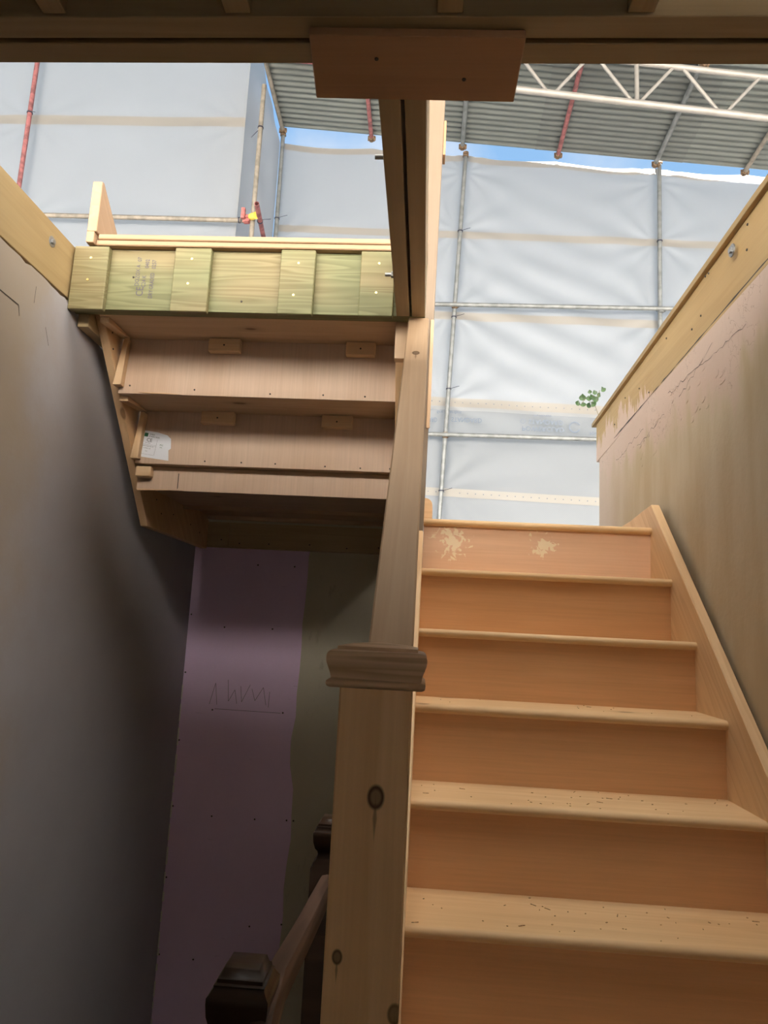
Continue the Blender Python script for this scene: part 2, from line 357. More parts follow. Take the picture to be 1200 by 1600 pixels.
def rod_geo(p, q, r, n=10):
    ax = V(q) - V(p); vs = ringverts(p, ax, r, n) + ringverts(q, ax, r, n)
    fs = [(i, (i+1) % n, n+(i+1) % n, n+i) for i in range(n)] + [tuple(range(n-1, -1, -1)), tuple(range(n, 2*n))]
    return vs, fs
def rod(name, p, q, r, mat, parent=None, n=10):
    vs, fs = rod_geo(p, q, r, n)
    return shade(mk(name, vs, fs, mat, parent, V(q)-V(p), V(V(q)-V(p)).orthogonal()))
def merge(*geos):
    vs, fs = [], []
    for a, b in geos:
        k = len(vs); vs += [V(v) for v in a]; fs += [tuple(i+k for i in f) for f in b]
    return vs, fs
def box_geo(c, e, R=None):
    R = R or Matrix.Identity(3)
    return [V(c) + R @ V((x*e[0], y*e[1], z*e[2])) for x in (-1, 1) for y in (-1, 1) for z in (-1, 1)], BOXF
def empty(name, loc, label, cat, group=None):
    o = bpy.data.objects.new(name, None); link(o, None, Matrix.Translation(V(loc))); o.empty_display_size = .1
    o['label'] = label; o['category'] = cat
    if group: o['group'] = group
    return o
def tag(o, label, cat, group=None):
    o['label'] = label; o['category'] = cat
    if group: o['group'] = group
    return o
def struct(o): o['kind'] = 'structure'; return o

SCREW = {}
def screw(parent, c, normal, r=.0035, mat='screw', name='screw', h=.0012):
    key = (mat, r, h)
    if key not in SCREW:
        me = bpy.data.meshes.new(name); bm = bmesh.new()
        bmesh.ops.create_cone(bm, cap_ends=True, segments=10, radius1=r, radius2=r*.8, depth=h*2)
        bm.to_mesh(me); bm.free(); me.materials.append(M[mat]); SCREW[key] = me
    W = Matrix.Translation(V(c)) @ V(normal).to_track_quat('Z', 'Y').to_matrix().to_4x4()
    return link(bpy.data.objects.new(name, SCREW[key]), parent, W)
def text(name, body, size, origin, xdir, ydir, mat, parent, align='LEFT', spacing=1.0, sx=1.0, sy=1.0):
    cu = bpy.data.curves.new(name, 'FONT'); cu.body = body; cu.size = size; cu.align_x = align; cu.resolution_u = 2; cu.space_character = spacing
    tmp = bpy.data.objects.new('tmp', cu); COL.objects.link(tmp)
    me = bpy.data.meshes.new_from_object(tmp.evaluated_get(bpy.context.evaluated_depsgraph_get()))
    bpy.data.objects.remove(tmp); bpy.data.curves.remove(cu)
    X = V(xdir).normalized(); Y = V(ydir).normalized(); Zd = X.cross(Y)
    for v in me.vertices:                         # flat print: plain 2-D outlines placed on the surface
        v.co = (v.co.x*sx, v.co.y*sy, 0)
    me.name = name; me.materials.clear(); me.materials.append(M[mat])
    W = Matrix.Translation(V(origin)) @ Matrix(((X.x, Y.x, Zd.x), (X.y, Y.y, Zd.y), (X.z, Y.z, Zd.z))).to_4x4()
    return link(bpy.data.objects.new(name, me), parent, W)

# ------------------------------------------------------------------ room shell
YB = 3.79          # face of the back wall
XL = -1.252        # face of the left wall plaster
def xr(y): return .907 + .027*max(0, y - 1.87)      # right wall runs slightly out of square
YE = 4.0
struct(box('floor', -.12, .97, -1.5, 1.05, FLOOR-.2, FLOOR, 'floorw', grain=(0, 1, 0), bevel=0))
struct(box('floor_lower', -1.5, 1.2, -1.5, 3.9, -4.3, -4.15, 'floorw', bevel=0))
WX0, WX1, WZ0, WZ1 = -.05, .38, -.08, .34
wf = struct(box('wall_front', -1.5, 1.3, -1.7, -1.5, -4.2, WZ0, 'wb', bevel=0))
box('lintel', -1.5, 1.3, -1.7, -1.5, WZ1, 1.25, 'wb', wf, bevel=0)
box('pier', -1.5, WX0, -1.7, -1.5, WZ0+.0005, WZ1-.0005, 'wb', wf, bevel=0); box('pier', WX1, 1.3, -1.7, -1.5, WZ0+.0005, WZ1-.0005, 'wb', wf, bevel=0)
w1_ = struct(box('fill_window_1', WX0, WX1, -1.68, -1.60, WZ0+.0005, WZ0+.05, 'pine', bevel=0))  # added unseen window, gives soft fill on the newel front
box('frame', WX0, WX1, -1.68, -1.60, WZ1-.05, WZ1-.0005, 'pine', w1_, bevel=0)
for x in (WX0, (WX0+WX1)/2-.025, WX1-.05): box('frame', x, x+.05, -1.68, -1.60, WZ0+.051, WZ1-.051, 'pine', w1_, grain=(0, 0, 1), bevel=0)
pts = []; yy = -1.5
while yy < 2.62:      # ragged top edge, below the yellow timber
    pts.append((yy, (1.045 if yy < 2.2 else 1.045 - (yy-2.2)*.2) + random.uniform(-.005, .005))); yy += .03
wl = struct(prism('wall_left', [(-1.5, -4.2)] + pts + [(2.64, .90), (YB, .90), (YB, -4.2)], XL-.02, XL, 'wl', bevel=0))
struct(box('wall_left_core', XL-.24, XL-.07, -1.6, YB+.2, -4.2, 1.2515, 'brick', bevel=0))
# joint lines scored in the left plaster
for (a, b, tk) in (((1.60, .905), (1.945, .902), .004), ((1.945, .902), (1.955, .872), .003), ((2.02, 1.00), (2.02, .945), .002), ((2.10, .90), (2.13, .85), .002)):
    d = V((0, b[0]-a[0], b[1]-a[1])); nrm = V((0, -d.z, d.y)).normalized()*tk/2
    A = V((XL+.0006, *a)); B = V((XL+.0006, *b))
    mk('score_line', [A+nrm, B+nrm, B-nrm, A-nrm], [(0, 1, 2, 3)], 'screw', wl, (0, 1, 0), (1, 0, 0))
wb = struct(box('wall_back', -1.30, 1.10, YB+.013, YB+.22, -4.2, .435, 'wb', bevel=0))
box('upstand', -1.30, -.10, YB+.013, YB+.22, .4355, .62, 'wb', wb, bevel=0)
# purple board and the skimmed plaster beside it
pb = [(-1.262, -4.15), (-1.262, .40), (-.621, .40)]
zz = .36
while zz > -4.0:
    pb.append((-.633 + .009*math.sin(zz*5) + random.uniform(-.006, .006) - (.018 if zz < -.55 and zz > -.8 else 0), zz)); zz -= .12
pb.append((-.62, -4.15))
pp = prism('purple_board', pb, YB-.002, YB+.012, 'purple', wb, axis='y', bevel=0)
pp['label'] = 'purple plasterboard panel with screw heads'
box('skim_plaster', -.655, .95, YB+.001, YB+.0125, -4.15, .40, 'wb', wb, bevel=0)
for (x, z) in ((-1.081, -.468), (-.708, -.463), (-1.037, -.994), (-.814, -.995), (-1.069, -1.671), (-1.243, -.284), (-1.243, -.63), (-1.243, -.957),
               (-1.054, -.039), (-.795, -.036), (-1.243, -1.30), (-1.243, -1.66), (-.650, -.99), (-.615, -.99), (-.64, -1.48), (-.80, -1.5), (-1.24, .02), (-.9, .30), (-.7, .30)):
    screw(wb, (x, YB-.0025, z), (0, -1, 0), .0048)
# beads of white filler down the corner
zz = -.35
fl = []
while zz > -2.6:
    h = random.uniform(.02, .09); wd = random.uniform(.003, .007)
    fl.append(box_geo((XL+wd*.4, YB-.004, zz-h/2), (wd*.8, .004, h/2))); zz -= h + random.uniform(.0, .05)
fb = mk('corner_filler', *merge(*fl), plain('white filler', (.72, .68, .62), .9), wb, (0, 0, 1)); fb['kind'] = 'stuff'
# pencil scribble
strokes = [[(-1.10, -.44), (-1.075, -.33), (-1.06, -.44)], [(-1.01, -.31), (-1.0, -.42), (-.97, -.36), (-.955, -.43)], [(-.94, -.34), (-.93, -.42), (-.89, -.33)],
           [(-.88, -.35), (-.86, -.41), (-.82, -.34), (-.80, -.43)], [(-.785, -.36), (-.787, -.44)], [(-1.07, -.462), (-.72, -.465)]]
g = []
for s in strokes:
    for a, b in zip(s, s[1:]):
        d = V((b[0]-a[0], 0, b[1]-a[1])); nn = V((-d.z, 0, d.x)).normalized()*.0011
        A, B = V((a[0], YB-.0026, a[1])), V((b[0], YB-.0026, b[1])); g.append(([A+nn, B+nn, B-nn, A-nn], [(0, 1, 2, 3)]))
mk('pencil_mark', *merge(*g), 'pencil', wb, (1, 0, 0))

# right wall, a little out of square, with a broken end
ya, yb_ = -1.5, YE
wv = [(xr(ya), ya), (xr(1.87), 1.87), (xr(yb_), yb_), (xr(yb_)+.22, yb_+.01), (xr(1.87)+.22, 1.87), (xr(ya)+.22, ya)]
wr = struct(prism('wall_right', wv, -4.2, 1.04, 'wr', axis='z', grain=(0, 0, 1), bevel=0))
# dark open joint between plaster and the timber above, and ragged cracks in the skim
def ribbon(name, pts, wd, jit, parent, mat='screw'):
    vs = []
    for i, (y, z) in enumerate(pts):
        k = wd*random.uniform(.35, 1.2)
        for s_ in (-1, 1): vs.append((xr(y)-.0016, y, z + s_*k + random.uniform(-jit, jit)))
    return mk(name, vs, [(2*i, 2*i+2, 2*i+3, 2*i+1) for i in range(len(pts)-1)], mat, parent, (0, 1, 0), (0, 0, 1))
ribbon('open_joint', [(1.2+i*.05, 1.054 - .0115*(i*.05-.7)) for i in range(50)], .0032, .0015, wr)
ribbon('open_joint', [(3.72+i*.02, 1.018 - .05*(i*.02)) for i in range(6)], .004, .002, wr)
for (y0, y1, z0, z1) in ((2.02, 2.75, .935, .965), (2.28, 2.62, .985, .905), (3.1, 3.6, .93, .90), (2.8, 3.2, .90, .87)):
    n_ = int((y1-y0)/.025); ribbon('plaster_crack', [(y0+(y1-y0)*i/n_, z0+(z1-z0)*i/n_ + random.uniform(-.009, .009)) for i in range(n_+1)], .0011, .0006, wr)
# crumbled skim below the joint: thin raised flakes
fk = []
for i in range(34):
    y = random.uniform(2.2, 3.3); z = 1.0 - .03*(y-2.2) - random.uniform(.02, .22); n = random.randint(5, 7)
    r = random.uniform(.006, .020); c = V((xr(y)-.0002, y, z)); ph = random.random()*6
    vs = []
    for s in (0, 1):
        for k in range(n):
            a = ph + 2*math.pi*k/n; rr = r*random.uniform(.5, 1)
            vs.append(c + V((-.0014*s, rr*1.6*math.cos(a), rr*.7*math.sin(a) - .25*rr*math.cos(a))))
    fk.append((vs, [tuple(range(n, 2*n))] + [(k, (k+1) % n, n+(k+1) % n, n+k) for k in range(n)]))
o = mk('plaster_flakes', *merge(*fk), 'wr', wr, (0, 1, 0)); o['kind'] = 'stuff'
ground = struct(box('ground', -14, 14, -12, 16, -4.5, -4.32, 'ground', bevel=0))

# ------------------------------------------------------------------ floor structure overhead
ZC = 1.03
struct(box('ceiling', -6, 6, -3.1, 1.16, 1.252, 1.275, 'deck', bevel=0))
for i, (x0, x1, lab) in enumerate(((-.710, -.668, 'brown floor joist overhead behind the doubled beam, leftmost of the four'), (-.384, -.339, 'brown floor joist overhead behind the doubled beam, second from the left'),
                            (-.018, .026, 'brown floor joist overhead right above the reddish screwed board'), (.300, .344, 'brown floor joist overhead behind the doubled beam, rightmost of the four'))):
    tag(box('floor_joist', x0, x1, -1.49, 1.056, ZC+.004, 1.2515, 'joist', grain=(0, 1, 0)), lab, 'joist', 'floor joists overhead')
tag(box('header_beam', -1.245, .885, 1.058, 1.104, ZC, 1.2515, 'joist'), 'inner brown timber of the doubled beam across the ceiling opening, nearer the joists', 'beam', 'doubled header timbers')
tag(box('header_beam', -1.245, .885, 1.115, 1.161, ZC, 1.2515, 'joist'), 'outer brown timber of the doubled beam across the ceiling opening, beside the sheeting view', 'beam', 'doubled header timbers')
pad = tag(prism('timber_board', [(-.240, 1.077), (.136, 1.084), (.134, 1.236), (-.249, 1.228)], ZC-.017, ZC-.0005, 'pad', axis='z', grain=(1, 0, 0)), 'reddish brown board screwed under the beams where they meet', 'board')
for (x, y) in ((-.125, 1.13), (.035, 1.178)): screw(pad, (x, y, ZC-.0175), (0, 0, -1), .0042)

# doubled trimmer running away from the camera
YJ = 2.238
tl = tag(box('trimmer_joist', -.130, -.0865, 1.163, YJ-.001, ZC, 1.2515, 'joist', grain=(0, 1, 0)), 'left timber of the dark trimmer pair with threaded rods poking out', 'joist', 'doubled trimmer timbers')
tag(box('trimmer_joist', -.0785, -.0345, 1.163, YJ-.001, ZC, 1.2515, 'joist', grain=(0, 1, 0)), 'right timber of the dark trimmer pair, beside the tall pale post', 'joist', 'doubled trimmer timbers')
for (y, z, l) in ((1.50, 1.085, .026), (2.04, 1.075, .030)):
    r = rod('threaded_rod', (-.129, y, z), (-.130-l, y, z), .0058, 'steel', tl)
    vs, fs = rod_geo((-.131, y, z), (-.131-.010, y, z), .0105, 6)
    if y > 2: mk('nut', vs, fs, 'steel', r, (1, 0, 0))

# green treated joist across the head of the upper flight
tj = tag(box('treated_joist', XL-.008, -.0345, YJ, YJ+.045, ZC, 1.252, 'treated'), 'green tinged treated joist with stamped marks and screwed packers', 'joist')
for (x0, x1, ss) in ((-1.252, -1.130, ((-1.19, 1.205), (-1.193, 1.125))), (-.897, -.771, ((-.836, 1.208), (-.842, 1.118))), (-.530, -.412, ((-.468, 1.20), (-.478, 1.085))), (-.257, -.142, ((-.195, 1.205), (-.20, 1.10)))):
    p = box('packer', x0, x1, YJ-.026, YJ-.0005, ZC-.012, 1.249, 'treated', tj, bevel=.0025)
    for (x, z) in ss: screw(p, (x, YJ-.0265, z), (0, -1, 0), .005, 'brass')
F = YJ - .0008
def jt_text(body, size, x, z, sx=1.0): text('stamp_text', body, size, (x, F, z), (0, 0, 1), (-1, 0, 0), 'ink', tj, sx=sx)
jt_text('CE', .036, -1.006, 1.080, .8); jt_text('DOZOX A', .021, -1.024, 1.118, .8); jt_text('07', .021, -1.022, 1.208, .8)
jt_text('C24 K', .021, -1.000, 1.113, .8); jt_text('0402', .021, -.994, 1.184, .8)
jt_text('DRY', .021, -.972, 1.073, .75); jt_text('GRADED', .021, -.972, 1.107, .72); jt_text('0257', .021, -.970, 1.182, .8)
screw(tj, (-1.045, F, 1.15), (0, -1, 0), .004); screw(tj, (-.66, F, 1.07), (0, -1, 0), .004)

# landing nosing over the joist
ln = empty('landing_nosing', (-.67, YJ, 1.256), 'pale pine nosing board lying along the top of the green joist', 'nosing')
box('nosing_board', -1.172, -.0345, YJ-.030, YJ+.12, 1.2735, 1.293, 'pine', ln, bevel=.003)
box('nosing_moulding', -1.180, -.0345, YJ-.026, YJ+.10, 1.2535, 1.273, 'pine', ln, bevel=.003)

# wall plates
pl = tag(box('wall_plate', XL-.065, XL-.008, -1.49, YJ-.002, 1.060, 1.2515, 'plate', grain=(0, 1, 0), side=(0, 0, 1)), 'yellow timber plate bolted along the left wall top', 'plate')
rod('bolt_washer', (XL-.0105, 2.085, 1.190), (XL-.0065, 2.085, 1.190), .018, 'steel', pl, 20)
b2 = rod_geo((XL-.0065, 2.085, 1.190), (XL+.001, 2.085, 1.190), .009, 6); mk('bolt_head', *b2, 'steel', pl, (1, 0, 0))
def rp(y, dx, z): return (xr(y)+dx, y, z)
def zb(y): return 1.062 - .0105*(y-1.9)
pr = tag(hexa('wall_plate', [rp(1.17, -.004, zb(1.17)), rp(1.17, .05, zb(1.17)), rp(1.17, .05, zb(1.17)+.212), rp(1.17, -.004, zb(1.17)+.212)],
              [rp(4.06, -.004, zb(4.06)-.035), rp(4.06, .05, zb(4.06)-.035), rp(4.06, .05, zb(4.06)+.190), rp(4.06, -.004, zb(4.06)+.190)], 'plate_r', grain=(0, 1, 0), side=(0, 0, 1)),
         'yellow timber plate along the right wall top, smeared with pink plaster', 'plate')
dk = hexa('deck_edge', [rp(1.17, -.020, zb(1.17)+.213), rp(1.17, .30, zb(1.17)+.213), rp(1.17, .30, zb(1.17)+.236), rp(1.17, -.020, zb(1.17)+.236)],
     [rp(4.12, -.020, zb(4.12)+.190), rp(4.12, .30, zb(4.12)+.190), rp(4.12, .30, zb(4.12)+.213), rp(4.12, -.020, zb(4.12)+.213)], 'plate', pr, grain=(0, 1, 0))
yw = 2.09; rod('bolt_washer', rp(yw, -.0045, 1.205), rp(yw, -.0085, 1.205), .020, 'steel', pr, 20)
mk('bolt_head', *rod_geo(rp(yw, -.0085, 1.205), rp(yw, -.015, 1.205), .010, 6), 'steel', pr, (1, 0, 0))
for (y, z) in ((1.98, 1.225), (1.99, 1.15), (2.32, 1.24), (2.29, 1.235), (2.37, 1.12), (2.46, 1.11), (2.75, 1.2), (3.15, 1.13), (3.4, 1.17), (3.62, 1.10), (3.0, 1.06)):
    screw(pr, rp(y, -.0048, z), (-1, 0, 0), .0042)

# ------------------------------------------------------------------ right-hand flight
Y0, G, Z0, RI, OH, TT = 1.9006, .21863, -.42578, .21533, .0216, .026
XS0, XS1 = -.012, .870
fl_ = empty('stair_flight', (.43, 1.05, FLOOR), 'new pine staircase with plywood risers climbing away beside the right wall', 'staircase')
def nosing_tread(y, z, depth, x0, x1, parent, name='tread'):
    poly = [(y + depth, z), (y + depth, z - TT)]
    k = 7
    for i in range(k+1):
        a = -math.pi/2 - math.pi*i/k
        poly.append((y + TT/2 + math.cos(a)*TT/2, z - TT/2 + math.sin(a)*TT/2))
    o = prism(name, poly, x0, x1, 'tread', parent, grain=(1, 0, 0), bevel=0)
    shade(o, 35); return o
for k in range(-4, 5):
    y, z = Y0 + k*G, Z0 + k*RI
    depth = G + OH + .012 if k < 4 else YB - y - .02
    nosing_tread(y, z, depth, XS0, XS1, fl_)
    zr0 = z - RI if k > -4 else FLOOR
    rs = box('riser', XS0, XS1, y+OH, y+OH+.009, zr0, z-TT, 'ply_top' if k == 4 else 'ply', fl_, bevel=0)
    if k == 4: rs['label'] = 'top plywood riser with two pale filler smears'
SL = RI/G
def string_poly(bot, yend):
    z_at = lambda y: Z0 + (y - Y0)*SL
    tp = lambda y: -.266 + (y - 1.95)*.951
    return [(1.03, tp(1.03)), (2.784, tp(2.784)), (2.90, .520), (3.08, .505), (yend, .49), (yend, .15), (2.95, .15), (1.25, FLOOR), (1.03, FLOOR)]
prism('string', string_poly(0, YB-.02), XS1, .902, 'string', fl_, grain=(0, G, RI), side=(0, -RI, G), bevel=.003)
sl = prism('string', [(1.03, FLOOR+.10), (1.03, FLOOR+.34), (2.67, Z0+.04+(2.67-Y0)*SL), (2.67, Z0-.30+(2.67-Y0)*SL), (1.25, FLOOR)], -.044, XS0, 'string', fl_, grain=(0, G, RI), side=(0, -RI, G), bevel=.003)

# foot newel with moulded cap
nw = empty('newel_post', (-.0545, .945, FLOOR), 'thick pine newel post with knots and moulded cap at stair foot', 'newel post')
box('post', -.0995, -.0095, .90, .99, FLOOR, -.055, 'newel', nw, grain=(0, 0, 1), side=(1, 0, 0), bevel=.002, origin=(0, 0.945, 0))
def square_lathe(name, cx, cy_, prof, mat, parent, seg=1, bev=0.0):
    """stack of square sections (half-width, z), bottom to top"""
    vs, fs = [], []
    for hw, z in prof: vs += [(cx-hw, cy_-hw, z), (cx+hw, cy_-hw, z), (cx+hw, cy_+hw, z), (cx-hw, cy_+hw, z)]
    n = len(prof)
    for i in range(n-1):
        for j in range(4): fs.append((4*i+j, 4*i+(j+1) % 4, 4*i+4+(j+1) % 4, 4*i+4+j))
    fs += [(3, 2, 1, 0), tuple(range(4*n-4, 4*n))]
    return shade(mk(name, vs, fs, mat, parent, (1, 0, 0), origin=(cx, cy_, prof[0][1])), 50)
cp_ = [(.045, -.0745), (.056, -.0745), (.0595, -.0730), (.0612, -.0700), (.0605, -.0665), (.0578, -.0645), (.0555, -.0640), (.0565, -.0580), (.0590, -.0510), (.0612, -.0450),
       (.0620, -.0405), (.0617, -.0360), (.0600, -.0320), (.0565, -.0295), (.0500, -.0285), (.0498, -.0245), (.040, -.0225), (.0, -.0185)]
square_lathe('cap', -.0545, .945, cp_[:-1] + [(.002, -.0185)], 'cap', nw)

# raking handrail from the newel up to the end of the trimmer
hr0 = V((-.0455, 1.00, -.085)); hr1 = V((-.0545, 2.233, 1.025))
d = (V((0, 2.233, 1.025)) - V((0, 1.075, -.020))); dn = d.normalized(); nrm = V((0, -dn.z, dn.y))
L0, L1 = V((-.0455, .995, -.020-.08*d.z/d.y)), V((-.0545, 2.2335, 1.0255))
hwid = .0335
def hr_sec(c, cut):  # plumb ends: slide the lower edge along the rake so the end face is vertical
    t_ = .045; low = -nrm*t_; low = low - dn*(low.y/dn.y)
    return [c + V((-hwid, 0, 0)), c + V((hwid, 0, 0)), c + V((hwid, 0, 0)) + low, c + V((-hwid, 0, 0)) + low]
hr = tag(hexa('handrail', hr_sec(L0, 0), hr_sec(L1, 0), 'rail', grain=L1-L0, side=(1, 0, 0), bevel=.003), 'plain square pine handrail raking up from newel cap to dark trimmer', 'handrail')

# tall post at the head of the flight
tp_ = empty('tall_post', (-.057, 2.745, .22), 'tall pale timber post rising past the trimmer at the top of stairs', 'post')
mk('post', [(x + (.0155 if z > 1 else -.0085), y, z) for x in (-.090, -.006) for y in (2.70, 2.775) for z in (Z0+3*RI+.0005, 2.75)], BOXF, 'post', tp_, (0, 0, 1), (1, 0, 0), None, .002)
box('packing_block', .0030, .0140, 2.705, 2.77, 1.97, 2.13, 'pad', tp_, grain=(0, 0, 1))
box('packing_block', -.018, -.004, 2.694, 2.6995, .78, 1.23, 'under', tp_, grain=(0, 0, 1), side=(1, 0, 0))
# rounded end of the winder string showing over the top tread
bl = []
for i in range(9):
    a = math.pi/2*i/8
    bl.append((-.010+.030*math.sin(a), .522+.030*math.cos(a)))
prism('string_end', [(-.030, .4363), (-.030, .552)] + bl + [(.0215, .500), (.0215, .4363)], 2.97, 3.003, 'string', fl_, grain=(1, 0, 0), axis='y', bevel=0)

# ------------------------------------------------------------------ upper flight seen from below
uf = empty('upper_flight', (-.65, YB-.1, .36), 'underside of upper pine stairs with plywood riser backs above the stairwell', 'staircase')
UX0, UX1 = -1.176, -.134
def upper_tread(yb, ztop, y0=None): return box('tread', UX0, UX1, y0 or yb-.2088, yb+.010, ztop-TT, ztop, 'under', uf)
ya1, yb1, yc1 = 2.487, 2.706, 2.925
upper_tread(ya1, 1.056, 2.2835); upper_tread(yb1, .8407); upper_tread(yc1, .6255)
def riser_back(y, z0, z1, screws):
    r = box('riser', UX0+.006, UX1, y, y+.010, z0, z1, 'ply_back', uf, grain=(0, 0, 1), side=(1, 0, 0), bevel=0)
    for x, z in screws: screw(r, (x, y-.0006, z), (0, -1, 0), .0036)
    return r
r1 = riser_back(ya1, .8145, 1.0295, ((-1.128, .845), (-.881, .836), (-.596, .829), (-.399, .831), (-.245, .830)))
r2_ = riser_back(yb1, .5990, .8142, ((-.889, .616), (-.742, .616), (-.606, .616), (-.408, .613), (-.269, .611), (-.153, .613)))
yr3 = 2.744
riser_back(yr3, .4995, .5795, ())
box('packer', UX0+.01, UX1, yr3+.0105, yc1+.01, .5795, .5985, 'under', uf)
box('crack', -1.004, -1.001, yr3-.0007, yr3, .508, .57, 'screw', uf, bevel=0)
# broken splinter along the lower edge of the first riser
prism('splinter', [(-1.09, .8200), (-.98, .8195), (-.93, .8150), (-1.06, .8165)], ya1-.003, ya1-.0005, 'block', uf, axis='y', bevel=0)
prism('splinter', [(-1.166, .5015), (-1.09, .5025), (-.98, .501), (-1.04, .4993), (-1.166, .4955)], yr3-.004, yr3-.0005, 'block', uf, axis='y', bevel=0)
for (x0, x1, y, z1) in ((-.835, -.716, ya1, 1.0285), (-.322, -.214, ya1, 1.0285), (-.911, -.779, yb1, .8135), (-.429, -.308, yb1, .8135)):
    g_ = box('glue_block', x0, x1, y-.030, y-.0005, z1-.050, z1, 'block', uf, bevel=.002)
    screw(g_, ((x0+x1)/2, y-.0306, z1-.026), (0, -1, 0), .0036)
# wedges driven into the left string behind each riser, and under each tread
for (y, z0, z1) in ((ya1, .838, 1.02), (yb1, .612, .80)):
    prism('wedge', [(-1.181, z0), (-1.150, z0), (-1.140, z1), (-1.156, z1)], y-.030, y-.0005, 'block', uf, grain=(0, 0, 1), axis='y', bevel=.001)
for (y, z) in ((ya1, 1.0295), (yb1, .8142)):
    prism('wedge', [(y-.19, z-.020), (y-.012, z-.006), (y-.012, z-.0005), (y-.19, z-.0005)], -1.1755, -1.142, 'block', uf, grain=(0, 1, 0), bevel=.001)
box('corner_block', -1.168, -1.105, yr3-.036, yr3-.0008, .546, .588, 'block', uf, bevel=.004)
# left string, its bottom edge follows the pitch then levels out into the winders
ls = prism('string', [(2.285, 1.085), (2.62, .708), (2.915, .373), (YB-.047, .373), (YB-.047, .70), (2.99, .70), (2.44, 1.25), (2.285, 1.25)], -1.208, -1.176, 'string', uf, grain=(0, -G, RI), side=(0, RI, G), bevel=.002)
for (y, z) in ((2.36, 1.06), (2.40, 1.015), (2.42, .96), (2.98, .50), (3.05, .45), (3.2, .47), (3.45, .46), (3.6, .44)):
    screw(ls, (-1.1755, y, z), (1, 0, 0), .004)
prism('string_top', [(2.195, 1.2945), (2.195, 1.482), (2.208, 1.485), (2.42, 1.31), (2.42, 1.2945)], -1.208, -1.1735, 'pine', uf, grain=(0, -G, RI), bevel=.002)
box('string_top', -1.208, -1.181, 2.195, 2.235, 1.254, 1.2944, 'pine', uf, grain=(0, 1, 0), bevel=.002)
box('string', UX1+.0005, -.046, 2.2845, 2.32, .90, 1.20, 'under', uf, grain=(0, 0, 1))
prism('string', [(2.33, 1.03), (2.33, .96), (2.93, .40), (YB-.047, .40), (YB-.047, .66), (2.93, .66), (2.55, 1.03)], UX1+.0005, -.104, 'string', uf, grain=(0, -G, RI))
box('packing_strip', -1.2485, -1.209, 2.2845, 2.56, .985, 1.24, 'ledger', uf, grain=(0, 1, 0))
# winder soffit
box('winder_tread', -1.1755, UX1, 2.946, 3.325, .535, .56, 'under', uf)
box('winder_riser', -1.1755, UX1, 3.325, 3.345, .518, .60, 'under', uf)
box('winder_tread', -1.1755, UX1, 3.346, 3.70, .548, .573, 'under', uf)
box('winder_riser', -1.1755, UX1, 3.70, 3.718, .528, .60, 'under', uf)
box('winder_deck', -1.1755, XS0-.03, 2.94, YB-.004, .601, .62, 'under', uf)
lg = empty('ledger', (-.6, YB, .40), 'pale timber ledger screwed across the back wall under the winders', 'ledger')
for (x0, x1) in ((-1.250, -1.062), (-1.060, -.104)):
    q = box('ledger_board', x0, x1, YB-.045, YB-.0025, .385, .52, 'ledger', lg)
    for x in ([-1.18, -1.10] if x1 < -1.06 else [-1.0, -.84, -.62, -.42, -.25, -.17]): screw(q, (x, YB-.0456, .405+.03*random.random()), (0, -1, 0), .0042)
# sticker on the second riser back
stk = mk('label_sticker', [(x, yb1-.0008, z) for x, z in ((-1.143, .734), (-1.09, .727), (-1.05, .716), (-1.034, .702), (-1.031, .662), (-1.040, .655), (-1.036, .612), (-1.155, .626))], [tuple(range(8))], 'paper', uf, (1, 0, 0))
SX, SZ = V((.117, 0, -.016)).normalized(), V((.016, 0, .117)).normalized()
def st(x, z): return V((-1.145, yb1-.0012, .728)) + SX*x + SZ*z
def stext(b, s, x, z, m='black', sx=1.0): text('label_text', b, s, st(x, z), SX, SZ, m, stk, sx=sx)
def quad(n, x0, x1, z0, z1, m): mk(n, [st(x0, z0), st(x1, z0), st(x1, z1), st(x0, z1)], [(0, 1, 2, 3)], m, stk, SX, SZ)
quad('label_block', .003, .018, -.018, -.003, 'green')
stext('TIMBER', .007, .022, -.009); stext('STAIRCASES', .0085, .022, -.018)
stext('CE', .020, .016, -.037, sx=1.0); stext('EN 15644', .005, .014, -.044); stext('STAIR FOR INDOOR USE', .0042, .004, -.058); stext('DOMESTIC USE', .0045, .010, -.066); stext('FSC', .009, .074, -.046, 'green'); stext('MIX', .006, .076, -.055, 'green'); stext('2019', .005, .020, -.078)
for (x0, x1, z) in ((.002, .060, -.049), (.002, .060, -.053), (.002, .057, -.089)): quad('label_line', x0, x1, z-.0005, z, 'black')
for (x, z0, z1) in ((.060, -.089, -.024),): quad('label_line', x, x+.0006, z0, z1, 'black')

